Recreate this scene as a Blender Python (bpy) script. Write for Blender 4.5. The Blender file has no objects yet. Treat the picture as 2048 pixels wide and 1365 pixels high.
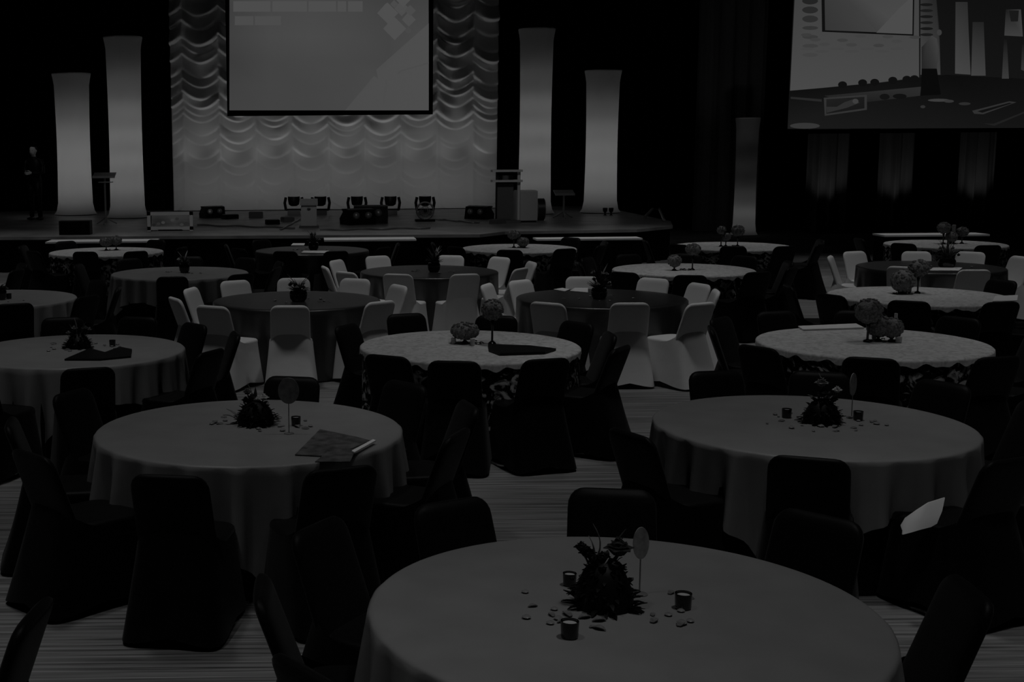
import bpy, math, random
from mathutils import Matrix, Vector
from math import sin, cos, pi, radians, sqrt

# ------------------------------------------------------------------ camera, world, exposure
S = bpy.context.scene
COL = S.collection
F, PITCH, ROLL, CAMZ, PX, PY = 2583.0, radians(8.336), radians(.5264), 2.44, 619.6, 669.5
cam = bpy.data.cameras.new('camera')
co = bpy.data.objects.new('camera', cam); COL.objects.link(co)
cam.sensor_width = 36; cam.sensor_fit = 'HORIZONTAL'
cam.lens = F / 2048 * 36
cam.shift_x = (1024 - PX) / 2048
cam.shift_y = (PY - 682.5) / 2048
cam.clip_start = .05; cam.clip_end = 200
co.matrix_world = Matrix.Translation((0, 0, CAMZ)) @ Matrix.Rotation(pi/2 - PITCH, 4, 'X') @ Matrix.Rotation(-ROLL, 4, 'Z')
S.camera = co
w = bpy.data.worlds.new('world'); S.world = w; w.use_nodes = True
w.node_tree.nodes['Background'].inputs[0].default_value = (1, 1, 1, 1)
w.node_tree.nodes['Background'].inputs[1].default_value = .02
S.view_settings.view_transform = 'Standard'; S.view_settings.look = 'None'
S.view_settings.exposure = -3.83; S.view_settings.gamma = 1
S.view_settings.use_curve_mapping = False
S.cycles.max_bounces = 6; S.cycles.diffuse_bounces = 3; S.cycles.glossy_bounces = 2
S.cycles.transmission_bounces = 6; S.cycles.transparent_max_bounces = 6
S.cycles.caustics_reflective = False; S.cycles.caustics_refractive = False

def spot(loc, target, power, angle, size=.15, blend=.8, name='spotlight'):
    l = bpy.data.lights.new(name, 'SPOT'); l.energy = power; l.spot_size = radians(angle)
    l.spot_blend = blend; l.shadow_soft_size = size
    o = bpy.data.objects.new(name, l); COL.objects.link(o); o.location = loc
    o.rotation_euler = (Vector(target) - Vector(loc)).to_track_quat('-Z', 'Y').to_euler()
    return o
def area(loc, target, power, sx, sy, spread=180, name='arealight'):
    l = bpy.data.lights.new(name, 'AREA'); l.energy = power; l.shape = 'RECTANGLE'
    l.size = sx; l.size_y = sy; l.spread = radians(spread)
    o = bpy.data.objects.new(name, l); COL.objects.link(o); o.location = loc
    o.rotation_euler = (Vector(target) - Vector(loc)).to_track_quat('-Z', 'Y').to_euler()
    return o

ROOM_POWER = 3000
# ceiling downlights, tilted a little towards the stage
for iy, yy in enumerate((-.6, 3.6, 7.8, 12.0, 16.2, 20.4, 23.6)):
    for xx in (-6.0, -1.8, 2.4, 6.6, 10.8):
        k = (1.3, 1.1, 1.1, 1.1, 1.15, 1.1, 1.0)[iy] * (1.12 if 2 < xx < 7 else 1) * (.6 if xx > 6 and yy < 5 else 1)
        spot((xx, yy, 8.3), (xx, yy + .5, 0), ROOM_POWER * k, 54, .35, .9, 'downlight')
# stage: wash for the lower curtain, grazing uplights for the swags
CUR_Y = 35.0
area((.7, CUR_Y - 1.5, .8), (.7, CUR_Y, 2.3), 62, 8.2, .2, 130, 'curtain_strip')
for xx in (-2.6, -.4, 1.8, 4.0):
    spot((xx, 30.4, 1.0), (xx, CUR_Y, 1.9), 128, 46, .2, .9, 'curtain_wash')
for k in range(9):
    xx = -3.2 + k * .98
    spot((xx, CUR_Y - .75, .95), (xx, CUR_Y - .1, 6.5), 170, 60, .06, .7, 'curtain_uplight')
# front-of-house spots on the stage
for xx in (-6, -2, 2, 6):
    spot((xx, 17.5, 8.2), (xx, 29.5, .7), 2200, 34, .3, .9, 'stage_front_light')

# ------------------------------------------------------------------ geometry helpers
def ray(x, y):
    a = (x - PX) / F; b = -(y - PY) / F
    X = a * cos(ROLL) + b * sin(ROLL); V = -a * sin(ROLL) + b * cos(ROLL)
    return (X, cos(PITCH) + V * sin(PITCH), -sin(PITCH) + V * cos(PITCH))
def at(x, y, Y):                      # point at depth Y
    d = ray(x, y); t = Y / d[1]; return Vector((d[0]*t, Y, CAMZ + d[2]*t))
def atz(x, y, z):                     # point at height z
    d = ray(x, y); t = (z - CAMZ) / d[2]; return Vector((d[0]*t, d[1]*t, z))

class MB:
    def __init__(s): s.v = []; s.f = []; s.c = None
    def add(s, vs, fs):
        n = len(s.v); s.v += [tuple(p) for p in vs]; s.f += [tuple(i + n for i in q) for q in fs]; return s
    def box(s, c, d, rz=0, rx=0, ry=0):
        M = Matrix.Rotation(rz, 3, 'Z') @ Matrix.Rotation(ry, 3, 'Y') @ Matrix.Rotation(rx, 3, 'X')
        vs = [Vector(c) + M @ Vector((x*d[0]/2, y*d[1]/2, z*d[2]/2)) for z in (-1, 1) for y in (-1, 1) for x in (-1, 1)]
        return s.add(vs, [(0,2,3,1),(4,5,7,6),(0,1,5,4),(2,6,7,3),(0,4,6,2),(1,3,7,5)])
    def loft(s, rings, cap0=True, cap1=True, closed=True):
        n = len(rings[0]); vs = [p for r in rings for p in r]; fs = []
        for i in range(len(rings) - 1):
            for j in range(n if closed else n - 1):
                k = (j + 1) % n
                fs.append((i*n+j, i*n+k, (i+1)*n+k, (i+1)*n+j))
        if cap0: fs.append(tuple(range(n))[::-1])
        if cap1: fs.append(tuple((len(rings)-1)*n + j for j in range(n)))
        return s.add(vs, fs)
    def lathe(s, prof, seg=24, c=(0,0,0), sx=1, sy=1, cap=True):
        rings = [[(c[0]+r*sx*cos(2*pi*j/seg), c[1]+r*sy*sin(2*pi*j/seg), c[2]+z) for j in range(seg)] for r, z in prof]
        return s.loft(rings, cap, cap)
    def tube(s, path, r, seg=8):
        path = [Vector(p) for p in path]; rings = []
        for i, p in enumerate(path):
            d = (path[min(i+1, len(path)-1)] - path[max(i-1, 0)]).normalized()
            a = d.orthogonal().normalized(); b = d.cross(a)
            rr = r[i] if isinstance(r, (list, tuple)) else r
            rings.append([p + a*rr*cos(2*pi*j/seg) + b*rr*sin(2*pi*j/seg) for j in range(seg)])
        # keep rings aligned
        for i in range(1, len(rings)):
            best = min(range(seg), key=lambda k: (rings[i][k] - rings[i-1][0] - (path[i]-path[i-1])).length)
            rings[i] = rings[i][best:] + rings[i][:best]
        return s.loft(rings)
    def ball(s, c, r, seg=16, rows=10, sz=1, bump=0, rnd=None, sx=1):
        rings = []
        for i in range(1, rows):
            t = pi * i / rows; ring = []
            for j in range(seg):
                q = r * (1 + (rnd.uniform(-bump, bump) if rnd else 0))
                ring.append((c[0] + q*sx*sin(t)*cos(2*pi*j/seg), c[1] + q*sin(t)*sin(2*pi*j/seg), c[2] - q*sz*cos(t)))
            rings.append(ring)
        return s.loft(rings)
    def build(s, name, mat, parent=None, smooth=True, **props):
        me = bpy.data.meshes.new(name); me.from_pydata(s.v, [], s.f); me.update()
        if smooth:
            for p in me.polygons: p.use_smooth = True
            if smooth is True: me.set_sharp_from_angle(angle=radians(50))
        me.materials.append(mat)
        if s.c:
            ca = me.color_attributes.new('tone', 'FLOAT_COLOR', 'POINT')
            for i, g in enumerate(s.c): ca.data[i].color = (g, g, g, 1)
        o = bpy.data.objects.new(name, me); COL.objects.link(o)
        if parent: o.parent = parent
        for k, v in props.items(): o[k] = v
        return o

def thing(name, label, cat, loc=(0,0,0), rz=0, group=None):
    o = bpy.data.objects.new(name, None); COL.objects.link(o); o.empty_display_size = .1
    o.location = loc; o.rotation_euler = (0, 0, rz); return tag(o, label, cat, group)
def tag(o, label, cat, group=None):
    o['label'] = label; o['category'] = cat
    if group: o['group'] = group
    return o
def copy_tree(o, parent=None):
    c = o.copy(); COL.objects.link(c)
    if parent: c.parent = parent
    for ch in list(o.children): copy_tree(ch, c)
    return c

# ------------------------------------------------------------------ materials
def mat(name, g, rough=.6, spec=.3, metal=0, noise=0, nscale=20, sheen=0, bump=0, bscale=60, stretch=(1,1,1)):
    m = bpy.data.materials.new(name); m.use_nodes = True; nt = m.node_tree; b = nt.nodes['Principled BSDF']
    b.inputs['Roughness'].default_value = rough; b.inputs['Specular IOR Level'].default_value = spec
    b.inputs['Metallic'].default_value = metal; b.inputs['Base Color'].default_value = (g, g, g, 1)
    if sheen: b.inputs['Sheen Weight'].default_value = sheen
    if noise or bump:
        tc = nt.nodes.new('ShaderNodeTexCoord'); mp = nt.nodes.new('ShaderNodeMapping'); mp.inputs['Scale'].default_value = stretch
        nt.links.new(tc.outputs['Object'], mp.inputs[0])
    if noise:
        n = nt.nodes.new('ShaderNodeTexNoise'); n.inputs['Scale'].default_value = nscale; n.inputs['Detail'].default_value = 4
        r = nt.nodes.new('ShaderNodeMapRange'); r.inputs[1].default_value = .3; r.inputs[2].default_value = .7
        r.inputs[3].default_value = g * (1 - noise); r.inputs[4].default_value = g * (1 + noise)
        nt.links.new(mp.outputs[0], n.inputs['Vector']); nt.links.new(n.outputs[0], r.inputs[0]); nt.links.new(r.outputs[0], b.inputs['Base Color'])
    if bump:
        n2 = nt.nodes.new('ShaderNodeTexNoise'); n2.inputs['Scale'].default_value = bscale
        bp = nt.nodes.new('ShaderNodeBump'); bp.inputs['Strength'].default_value = bump; bp.inputs['Distance'].default_value = .02
        nt.links.new(mp.outputs[0], n2.inputs['Vector']); nt.links.new(n2.outputs[0], bp.inputs['Height']); nt.links.new(bp.outputs[0], b.inputs['Normal'])
    return m
M = {}
M['white_cover'] = mat('white_cover', .82, .8, .1, bump=.15, bscale=9)
M['black_cover'] = mat('black_cover', .003, .5, .1, noise=.3, nscale=12, sheen=.045)
M['silver'] = mat('silver_satin', .25, .42, .3, noise=.06, nscale=5, bump=.12, bscale=5)
M['dark_satin'] = mat('dark_satin', .02, .37, 1.0, noise=.15, nscale=7, bump=.05, bscale=6)
M['black_cloth'] = mat('black_cloth', .005, .8, .05)
M['black'] = mat('black', .004, .5, .15)
M['gloss_black'] = mat('gloss_black', .006, .15, .5)
M['black_frame'] = mat('black_frame', .002, .8, .03)
M['drape'] = mat('black_velour', .006, .9, .02)
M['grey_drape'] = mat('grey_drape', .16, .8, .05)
M['metal'] = mat('brushed_metal', .35, .4, .5, metal=.6)
M['dark_metal'] = mat('dark_metal', .03, .4, .4, metal=.3)
M['white'] = mat('white_paint', .85, .5, .3)
M['paper'] = mat('paper', .7, .8, .1)
M['grey'] = mat('grey_plastic', .14, .5, .3)
M['ball_flower'] = mat('carnation_ball', .21, .9, .05, noise=.3, nscale=60, bump=.5, bscale=70)
M['dark_flower'] = mat('dark_petal', .03, .7, .1, noise=.5, nscale=40)
M['pale_flower'] = mat('pale_petal', .5, .7, .1, noise=.3, nscale=40)
M['mid_flower'] = mat('mid_petal', .18, .7, .1, noise=.5, nscale=40)
M['leaf'] = mat('leaf', .06, .6, .2, noise=.5, nscale=30)
M['skin'] = mat('skin', .5, .6, .2)
M['wall'] = mat('dark_wall', .01, .9, .05)
M['ceiling'] = mat('dark_ceiling', .02, .9, .05)
M['skirting'] = mat('stage_skirt', .004, .9, .03)
M['paddle'] = mat('paddle', .38, .6, .3, noise=.3, nscale=30)
M['gem'] = mat('pale_gem', .22, .25, .6)
M['wax'] = mat('wax', .5, .6, .3)
M['brochure'] = mat('brochure', .075, .35, .4, noise=.8, nscale=14)

def carpet():
    m = bpy.data.materials.new('striated_carpet'); m.use_nodes = True; nt = m.node_tree; b = nt.nodes['Principled BSDF']
    b.inputs['Roughness'].default_value = .95; b.inputs['Specular IOR Level'].default_value = .05
    tc = nt.nodes.new('ShaderNodeTexCoord')
    def ns(scale, sc, det=3):
        mp = nt.nodes.new('ShaderNodeMapping'); mp.inputs['Scale'].default_value = scale
        n = nt.nodes.new('ShaderNodeTexNoise'); n.inputs['Scale'].default_value = sc; n.inputs['Detail'].default_value = det
        nt.links.new(tc.outputs['Object'], mp.inputs[0]); nt.links.new(mp.outputs[0], n.inputs['Vector']); return n.outputs[0]
    a = ns((.35, 16, 1), 2.2, 4); c = ns((.5, .8, 1), 1.1, 2); d = ns((1.2, 60, 1), 1.5, 2)
    def math_(op, x, y):
        k = nt.nodes.new('ShaderNodeMath'); k.operation = op
        for i, q in enumerate((x, y)):
            if isinstance(q, (int, float)): k.inputs[i].default_value = q
            else: nt.links.new(q, k.inputs[i])
        return k.outputs[0]
    s = math_('ADD', math_('ADD', math_('MULTIPLY', a, .6), math_('MULTIPLY', d, .35)), math_('MULTIPLY', c, .35))
    r = nt.nodes.new('ShaderNodeMapRange'); r.inputs[1].default_value = .45; r.inputs[2].default_value = .85
    r.inputs[3].default_value = .03; r.inputs[4].default_value = .40
    nt.links.new(s, r.inputs[0]); nt.links.new(r.outputs[0], b.inputs['Base Color'])
    return m
M['carpet'] = carpet()

def floral(name, lo, hi, thr, wid, scale, detail=3, dist=1.5):
    m = bpy.data.materials.new(name); m.use_nodes = True; nt = m.node_tree; b = nt.nodes['Principled BSDF']
    b.inputs['Roughness'].default_value = .8; b.inputs['Specular IOR Level'].default_value = .08
    tc = nt.nodes.new('ShaderNodeTexCoord')
    n = nt.nodes.new('ShaderNodeTexNoise'); n.inputs['Scale'].default_value = scale; n.inputs['Detail'].default_value = detail
    n.inputs['Distortion'].default_value = dist
    r = nt.nodes.new('ShaderNodeMapRange'); r.inputs[1].default_value = thr - wid; r.inputs[2].default_value = thr + wid
    r.inputs[3].default_value = lo; r.inputs[4].default_value = hi
    nt.links.new(tc.outputs['Object'], n.inputs['Vector']); nt.links.new(n.outputs[0], r.inputs[0]); nt.links.new(r.outputs[0], b.inputs['Base Color'])
    return m
M['floral_top'] = floral('white_textured_cloth', .38, .56, .45, .12, 16, 3, 1.2)
M['floral_side'] = floral('black_floral_print', .003, .55, .57, .05, 8, 4, 2.2)

def emit_attr():
    m = bpy.data.materials.new('projected_picture'); m.use_nodes = True; nt = m.node_tree; nt.nodes.clear()
    a = nt.nodes.new('ShaderNodeAttribute'); a.attribute_name = 'tone'
    e = nt.nodes.new('ShaderNodeEmission'); e.inputs[1].default_value = 1
    o = nt.nodes.new('ShaderNodeOutputMaterial')
    nt.links.new(a.outputs['Color'], e.inputs[0]); nt.links.new(e.outputs[0], o.inputs[0]); return m
M['picture'] = emit_attr()
def emit(name, g):
    m = bpy.data.materials.new(name); m.use_nodes = True; nt = m.node_tree; nt.nodes.clear()
    e = nt.nodes.new('ShaderNodeEmission'); e.inputs[0].default_value = (g, g, g, 1); o = nt.nodes.new('ShaderNodeOutputMaterial')
    nt.links.new(e.outputs[0], o.inputs[0]); return m
M['lens'] = emit('lamp_lens', .8)
def translucent():
    m = bpy.data.materials.new('stretch_fabric'); m.use_nodes = True; nt = m.node_tree; nt.nodes.clear()
    t = nt.nodes.new('ShaderNodeBsdfTranslucent'); t.inputs[0].default_value = (.8, .8, .8, 1)
    d = nt.nodes.new('ShaderNodeBsdfDiffuse'); d.inputs[0].default_value = (.6, .6, .6, 1)
    x = nt.nodes.new('ShaderNodeMixShader'); x.inputs[0].default_value = .35
    o = nt.nodes.new('ShaderNodeOutputMaterial')
    nt.links.new(t.outputs[0], x.inputs[1]); nt.links.new(d.outputs[0], x.inputs[2]); nt.links.new(x.outputs[0], o.inputs[0]); return m
M['stretch'] = translucent()
def lin(v):                            # display value of the photograph (0..255) -> scene radiance
    s = v / 255; l = s / 12.92 if s <= .04045 else ((s + .055) / 1.055) ** 2.4
    return l * 2 ** 3.83

# ------------------------------------------------------------------ the room
XL, XR, YB, YF, ZC = -13.0, 19.0, -4.0, 37.0, 9.0
MB().box(((XL+XR)/2, (YB+YF)/2, -.05), (XR-XL, YF-YB, .1)).build('floor', M['carpet'], smooth=False, kind='structure')
MB().box(((XL+XR)/2, (YB+YF)/2, ZC+.05), (XR-XL, YF-YB, .1)).build('ceiling', M['ceiling'], smooth=False, kind='structure')
MB().box(((XL+XR)/2, YF+.05, ZC/2), (XR-XL, .1, ZC)).build('wall_back', M['wall'], smooth=False, kind='structure')
MB().box((XL-.05, (YB+YF)/2, ZC/2), (.1, YF-YB, ZC)).build('wall_left', M['wall'], smooth=False, kind='structure')
MB().box((XR+.05, (YB+YF)/2, ZC/2), (.1, YF-YB, ZC)).build('wall_right', M['wall'], smooth=False, kind='structure')
MB().box(((XL+XR)/2, YB-.05, ZC/2), (XR-XL, .1, ZC)).build('wall_front', M['wall'], smooth=False, kind='structure')

def pleated(x0, x1, y, z0, z1, amp, wave, seed, m, name, splay=0):
    r = random.Random(seed); b = MB(); nx = int((x1-x0)/wave*10); rows = 8
    ph = [r.uniform(0, 6) for _ in range(3)]
    rings = []
    for i in range(rows + 1):
        z = z0 + (z1-z0)*i/rows; k = 1 + splay*(1 - i/rows); ring = []
        for j in range(nx + 1):
            x = x0 + (x1-x0)*j/nx
            d = amp*k*(sin(2*pi*x/wave + ph[0] + .9*sin(x*1.7+ph[1])) + .35*sin(2*pi*x/wave*2.3 + ph[2] + z*.2))
            ring.append((x, y + d, z))
        rings.append(ring)
    # give the cloth a back so that it has thickness
    rings2 = [[(p[0], p[1] + .02, p[2]) for p in q] for q in rings]
    full = [a + c[::-1] for a, c in zip(rings, rings2)]
    b.loft(full)
    return b.build(name, m)
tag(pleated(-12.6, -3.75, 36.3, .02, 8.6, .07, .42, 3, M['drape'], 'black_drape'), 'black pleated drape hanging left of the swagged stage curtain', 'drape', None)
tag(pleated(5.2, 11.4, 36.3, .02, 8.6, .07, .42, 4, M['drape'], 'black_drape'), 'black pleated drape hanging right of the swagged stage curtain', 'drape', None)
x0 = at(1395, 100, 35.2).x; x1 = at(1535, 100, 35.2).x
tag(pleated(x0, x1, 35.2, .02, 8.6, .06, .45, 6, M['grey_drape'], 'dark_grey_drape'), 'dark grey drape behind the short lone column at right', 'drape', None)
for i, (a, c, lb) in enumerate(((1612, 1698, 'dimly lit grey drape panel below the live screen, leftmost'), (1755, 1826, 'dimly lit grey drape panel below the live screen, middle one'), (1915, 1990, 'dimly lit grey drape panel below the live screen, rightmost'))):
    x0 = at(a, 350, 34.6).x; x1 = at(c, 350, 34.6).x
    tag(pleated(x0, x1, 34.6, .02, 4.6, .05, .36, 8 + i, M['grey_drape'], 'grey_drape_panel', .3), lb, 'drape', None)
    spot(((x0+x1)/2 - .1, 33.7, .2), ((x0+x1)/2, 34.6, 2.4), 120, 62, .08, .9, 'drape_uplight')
tag(pleated(11.5, 18.6, 36.3, .02, 8.6, .07, .42, 5, M['drape'], 'black_drape'), 'black pleated drape behind the live video screen', 'drape', None)
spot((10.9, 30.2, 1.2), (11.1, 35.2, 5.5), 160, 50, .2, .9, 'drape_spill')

# ------------------------------------------------------------------ stage
SH = .71
st = thing('stage', 'low black-skirted stage with a grey deck below the curtain', 'stage', (0, 0, 0))
# outline of the deck seen from above
ol = [(-9.2, 25.6), (3.3, 24.95), (3.9, 25.7), (6.6, 26.0), (7.6, 27.0), (8.0, 28.6), (8.0, 35.9), (-9.2, 35.9)]
M['deck'] = mat('stage_deck', .28, .4, .5, noise=.35, nscale=1.5, bump=.1, bscale=4)
b = MB(); n = len(ol)
b.add([(x, y, SH-.06) for x, y in ol] + [(x, y, SH) for x, y in ol], [tuple(range(n))[::-1], tuple(range(n, 2*n))] + [(i, (i+1) % n, n+(i+1) % n, n+i) for i in range(n)])
b.build('deck', M['deck'], st, smooth=False)
b = MB(); rings = [[], []]
pts = []
for i in range(n):
    a, c = Vector(ol[i]), Vector(ol[(i+1) % n]); L = (c-a).length; nn = Vector(((c-a).y, -(c-a).x)).normalized()
    k = max(2, int(L/.06))
    for j in range(k):
        t = j/k; p = a + (c-a)*t - nn*(.07 - .02*sin(t*L/.12*pi)); pts.append(p)
b.loft([[(p.x, p.y, .0) for p in pts], [(p.x, p.y, SH-.06) for p in pts]])
b.build('stage_skirt', M['skirting'], st)

# swagged (austrian) curtain
cl, cr = at(345, 300, CUR_Y).x, at(994, 300, CUR_Y).x
NS = 9; sw = (cr - cl) / NS * 1.0
rows, cols = 420, 30 * NS
rg = random.Random(11)
fold = [[] for _ in range(NS)]
zt, zb = 8.4, SH + .015
def prof(u):       # cross-section of one swag roll: slow outward belly, quick tuck underneath
    return (1 - u) * (1 - math.exp(-u / .07)) * 1.2
b = MB(); rings = []
rolls = []
for k in range(NS):
    z = zt + rg.uniform(0, .3); L = []
    while z > zb - .8:
        h = rg.uniform(.11, .44); L.append((z, h, rg.uniform(.25, 1.4), rg.uniform(0, 6), rg.uniform(.4, 1.3))); z -= h
    rolls.append(L)
for i in range(rows + 1):
    z = zt + (zb - zt) * i / rows; ring = []; 
    for j in range(cols + 1):
        x = cl + (cr - cl) * j / cols; q = (x - cl) / sw - .33; k = int(math.floor(q)); u = q - k
        k2 = min(NS-1, max(0, k + 1)) if k < 0 else min(NS-1, k)
        sag = .26 * (1 - (2*u - 1) ** 2) ** 1.0
        zz = z + sag
        d = 0
        for (z0_, h, am, ph_, fr_) in rolls[k2]:
            if z0_ - h <= zz < z0_:
                t = (zz - (z0_ - h)) / h
                d = prof(t) * am * (.7 + .5*sin(ph_ + 6.28*fr_*u)) * h * .62 * (.16 + .84*min(1, max(0, (z - 2.7)/1.2))); break
        e = min(u, 1-u); d *= min(1, .35 + e*4)
        ring.append((x, CUR_Y - d - .035*(1 - min(1, e*9)), z))
    rings.append(ring)
b.loft([r + [(p[0], CUR_Y+.04, p[2]) for p in r[::-1]] for r in rings])
M['curtain'] = mat('curtain_satin', .78, .55, .25)
tag(b.build('swag_curtain', M['curtain'], smooth='all'), 'tall white swagged curtain lit from below behind the stage', 'curtain')

# screens
def painted(name, polys, Y, parent):
    b = MB(); b.c = []
    for k, (pts, g) in enumerate(polys):
        gs = g if isinstance(g, (list, tuple)) else [g] * len(pts)
        vs = [at(px, py, Y) + Vector((0, -.002 * k, 0)) for px, py in pts]
        b.add(vs, [tuple(range(len(vs)))]); b.c += [lin(v) for v in gs]
    return b.build(name, M['picture'], parent, smooth=False)
def ell(cx, cy, rx, ry, n=16): return [(cx + rx*cos(2*pi*i/n), cy + ry*sin(2*pi*i/n)) for i in range(n)]
def grid(x0, y0, x1, y1, tones):                # tone grid -> little quads
    out = []; R = len(tones) - 1; Cn = len(tones[0]) - 1
    for i in range(R):
        for j in range(Cn):
            xa, xb = x0+(x1-x0)*j/Cn, x0+(x1-x0)*(j+1)/Cn; ya, yb = y0+(y1-y0)*i/R, y0+(y1-y0)*(i+1)/R
            out.append(([(xa, ya), (xb, ya), (xb, yb), (xa, yb)], [tones[i][j], tones[i][j+1], tones[i+1][j+1], tones[i+1][j]]))
    return out
SY = 33.0
sc = thing('projection_screen', 'black-framed projection screen with title slide hanging before the swagged curtain', 'screen', at(660, 228, SY))
TOP = at(660, -130, SY).z
def world_child(o): o.matrix_parent_inverse = o.parent.matrix_world.inverted(); return o
bpy.context.view_layer.update()
a0, a1, zb_ = at(464, 221, SY), at(856, 221, SY), at(660, 221, SY).z
fr = MB(); T_ = .12
fr.box(((a0.x+a1.x)/2, SY+.02, zb_-T_/2), (a1.x-a0.x+2*T_, .08, T_)).box(((a0.x+a1.x)/2, SY+.02, TOP+T_/2), (a1.x-a0.x+2*T_, .08, T_))
fr.box((a0.x-T_/2, SY+.02, (TOP+zb_)/2), (T_, .08, TOP-zb_+2*T_)).box((a1.x+T_/2, SY+.02, (TOP+zb_)/2), (T_, .08, TOP-zb_+2*T_))
fr.box(((a0.x+a1.x)/2, SY+.05, (TOP+zb_)/2), (a1.x-a0.x, .03, TOP-zb_))
world_child(fr.build('frame', M['black_frame'], sc, smooth=False))
P = [g for g in grid(459, -125, 857, 221, [[66,64,62,58,54,50],[70,68,66,60,56,54],[64,68,66,62,58,60],[60,68,70,68,64,66],[62,70,72,70,66,70],[58,66,68,68,66,72],[62,66,66,68,70,74],[64,66,66,68,72,75]])]
P += [([(690, 221), (748, 152), (756, 158), (752, 140), (857, 47), (857, 221)], [74, 74, 75, 74, 76, 76])]
for x0_, x1_ in ((467, 541), (545, 614), (617, 672), (675, 692), (696, 725)): P.append(([(x0_, 3), (x1_, 3), (x1_, 24), (x0_, 24)], 76))
for x0_, x1_ in ((470, 507), (510, 562)): P.append(([(x0_, 33), (x1_, 33), (x1_, 51), (x0_, 51)], 74))
def dia(cx, cy, r): return [(cx-r, cy), (cx-r*.2, cy-r*.9), (cx, cy-r), (cx+r*.8, cy-r*.2), (cx+r, cy), (cx+r*.2, cy+r*.8), (cx, cy+r), (cx-r*.8, cy+r*.2)]
for cx_, cy_, r_, g_ in ((775, 27, 21, 77), (789, 58, 23, 77), (803, 18, 15, 75), (817, 40, 14, 76), (806, 0, 15, 77), (820, 22, 11, 73), (788, 9, 8, 73), (816, 62, 7, 70)):
    P.append((dia(cx_, cy_, r_), g_))
P.append(([(793, 148), (800, 141), (857, 125), (857, 128), (802, 144), (796, 150)], 73))
P.append(([(770, 160), (775, 160), (768, 210), (764, 210)], 74))
world_child(painted('picture', P, SY - .04, sc))

RY = 29.0
ls = thing('video_screen', 'large live video screen at upper right showing the stage', 'screen', at(1811, 258, RY))
bpy.context.view_layer.update()
a0, a1, zb_ = at(1577, 256, RY), at(2052, 256, RY), at(1811, 256, RY).z; TOP2 = at(1811, -110, RY).z
fr = MB(); T_ = .09
xa, xb = a0.x, a1.x
fr.box(((xa+xb)/2, RY+.06, zb_-T_/2-.02), (xb-xa+2*T_, .08, T_)).box(((xa+xb)/2, RY+.06, TOP2+T_/2), (xb-xa+2*T_, .08, T_))
fr.box((xa-T_/2, RY+.06, (TOP2+zb_)/2), (T_, .08, TOP2-zb_+2*T_)).box((xb+T_/2, RY+.06, (TOP2+zb_)/2), (T_, .08, TOP2-zb_+2*T_))
fr.box(((xa+xb)/2, RY+.06, (TOP2+zb_)/2), (xb-xa, .03, TOP2-zb_))
world_child(fr.build('frame', M['black_frame'], ls, smooth=False))
P = [([(1592, -105), (2052, -105), (2047, 256), (1575, 258)], [14, 12, 22, 24])]
# curtain seen in the video
P += [([(1590, -20), (1640, -20), (1838, -20), (1838, 155), (1760, 165), (1580, 182)], [60, 62, 62, 70, 73, 72])]
for i in range(7):
    for (xx, yy, ww) in ((1620, 2+i*18, 16),):
        P.append((ell(xx, yy, ww, 4+(i < 3)*3), 34 + i*5))
for i in range(13):
    P.append((ell(1612 + i*18, 70 + (i % 3)*9 + i*.4, 11, 3.5), 58 + (i % 4)*3))
for i in range(7): P.append((ell(1612 + i*30, 98 + (i % 2)*5, 14, 3), 66))
P.append(([(1640, -60), (1827, -60), (1825, 72), (1642, 64)], 14))
P += [([(1646, -58), (1823, -58), (1822, 69), (1752, 65)], [62, 66, 74, 60]), ([(1646, -58), (1752, 65), (1648, 61)], [58, 62, 52])]
P += [([(1750, 66), (1795, 18), (1823, -8), (1822, 69)], 75)]
P += [([(1838, -20), (1868, -20), (1876, 60), (1878, 150), (1838, 150)], [44, 30, 26, 60, 66])]
for i in range(6): P.append((ell(1850, 10 + i*12, 13, 3), 22 + 4*(i % 2)))
# dark stage line, deck
P.append(([(1576, 182), (1760, 166), (1840, 155), (1890, 150), (2047, 158), (2047, 256), (1574, 258)], [14, 16, 14, 12, 14, 20, 26]))
for xx, yy in ((1682, 170), (1722, 166), (1746, 165), (1782, 161), (1810, 159), (1825, 158)): P.append((ell(xx, yy, 9, 7), 14))
P.append(([(1645, 192), (1838, 174), (1836, 192), (1735, 204), (1700, 208)], [36, 44, 40, 30, 28]))
P.append(([(1578, 194), (1640, 199), (1640, 204), (1578, 198)], 38))
P.append(([(1644, 196), (1730, 190), (1730, 220), (1646, 232)], 48)); P.append(([(1649, 199), (1725, 194), (1725, 217), (1649, 228)], [30, 26, 22, 24]))
P.append(([(1649, 214), (1670, 214), (1685, 205), (1705, 198), (1715, 206), (1690, 216), (1650, 226)], 44)); P.append((ell(1707, 203, 6, 5), 60))
P.append((ell(1765, 194, 10, 6), 18)); P.append((ell(1795, 193, 14, 5), 16)); P.append((ell(1606, 252, 30, 6), 52))
# two columns and far screens in the video
P += [([(1906, 5), (1930, 5), (1932, 60), (1936, 150), (1905, 148)], [44, 40, 50, 66, 68])]
P += [([(1940, 45), (1962, 45), (1966, 152), (1937, 152)], [34, 32, 62, 64])]
P += [([(2006, 20), (2036, 20), (2040, 74), (2003, 72)], [26, 60, 62, 60])]
P.append(([(2012, 22), (2032, 22), (2030, 44), (2016, 44)], 24))
P += [([(2002, 80), (2008, 80), (2012, 158), (1998, 158)], [20, 20, 56, 56]), ([(2038, 90), (2044, 90), (2047, 145), (2036, 140)], [22, 22, 50, 50])]
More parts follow.
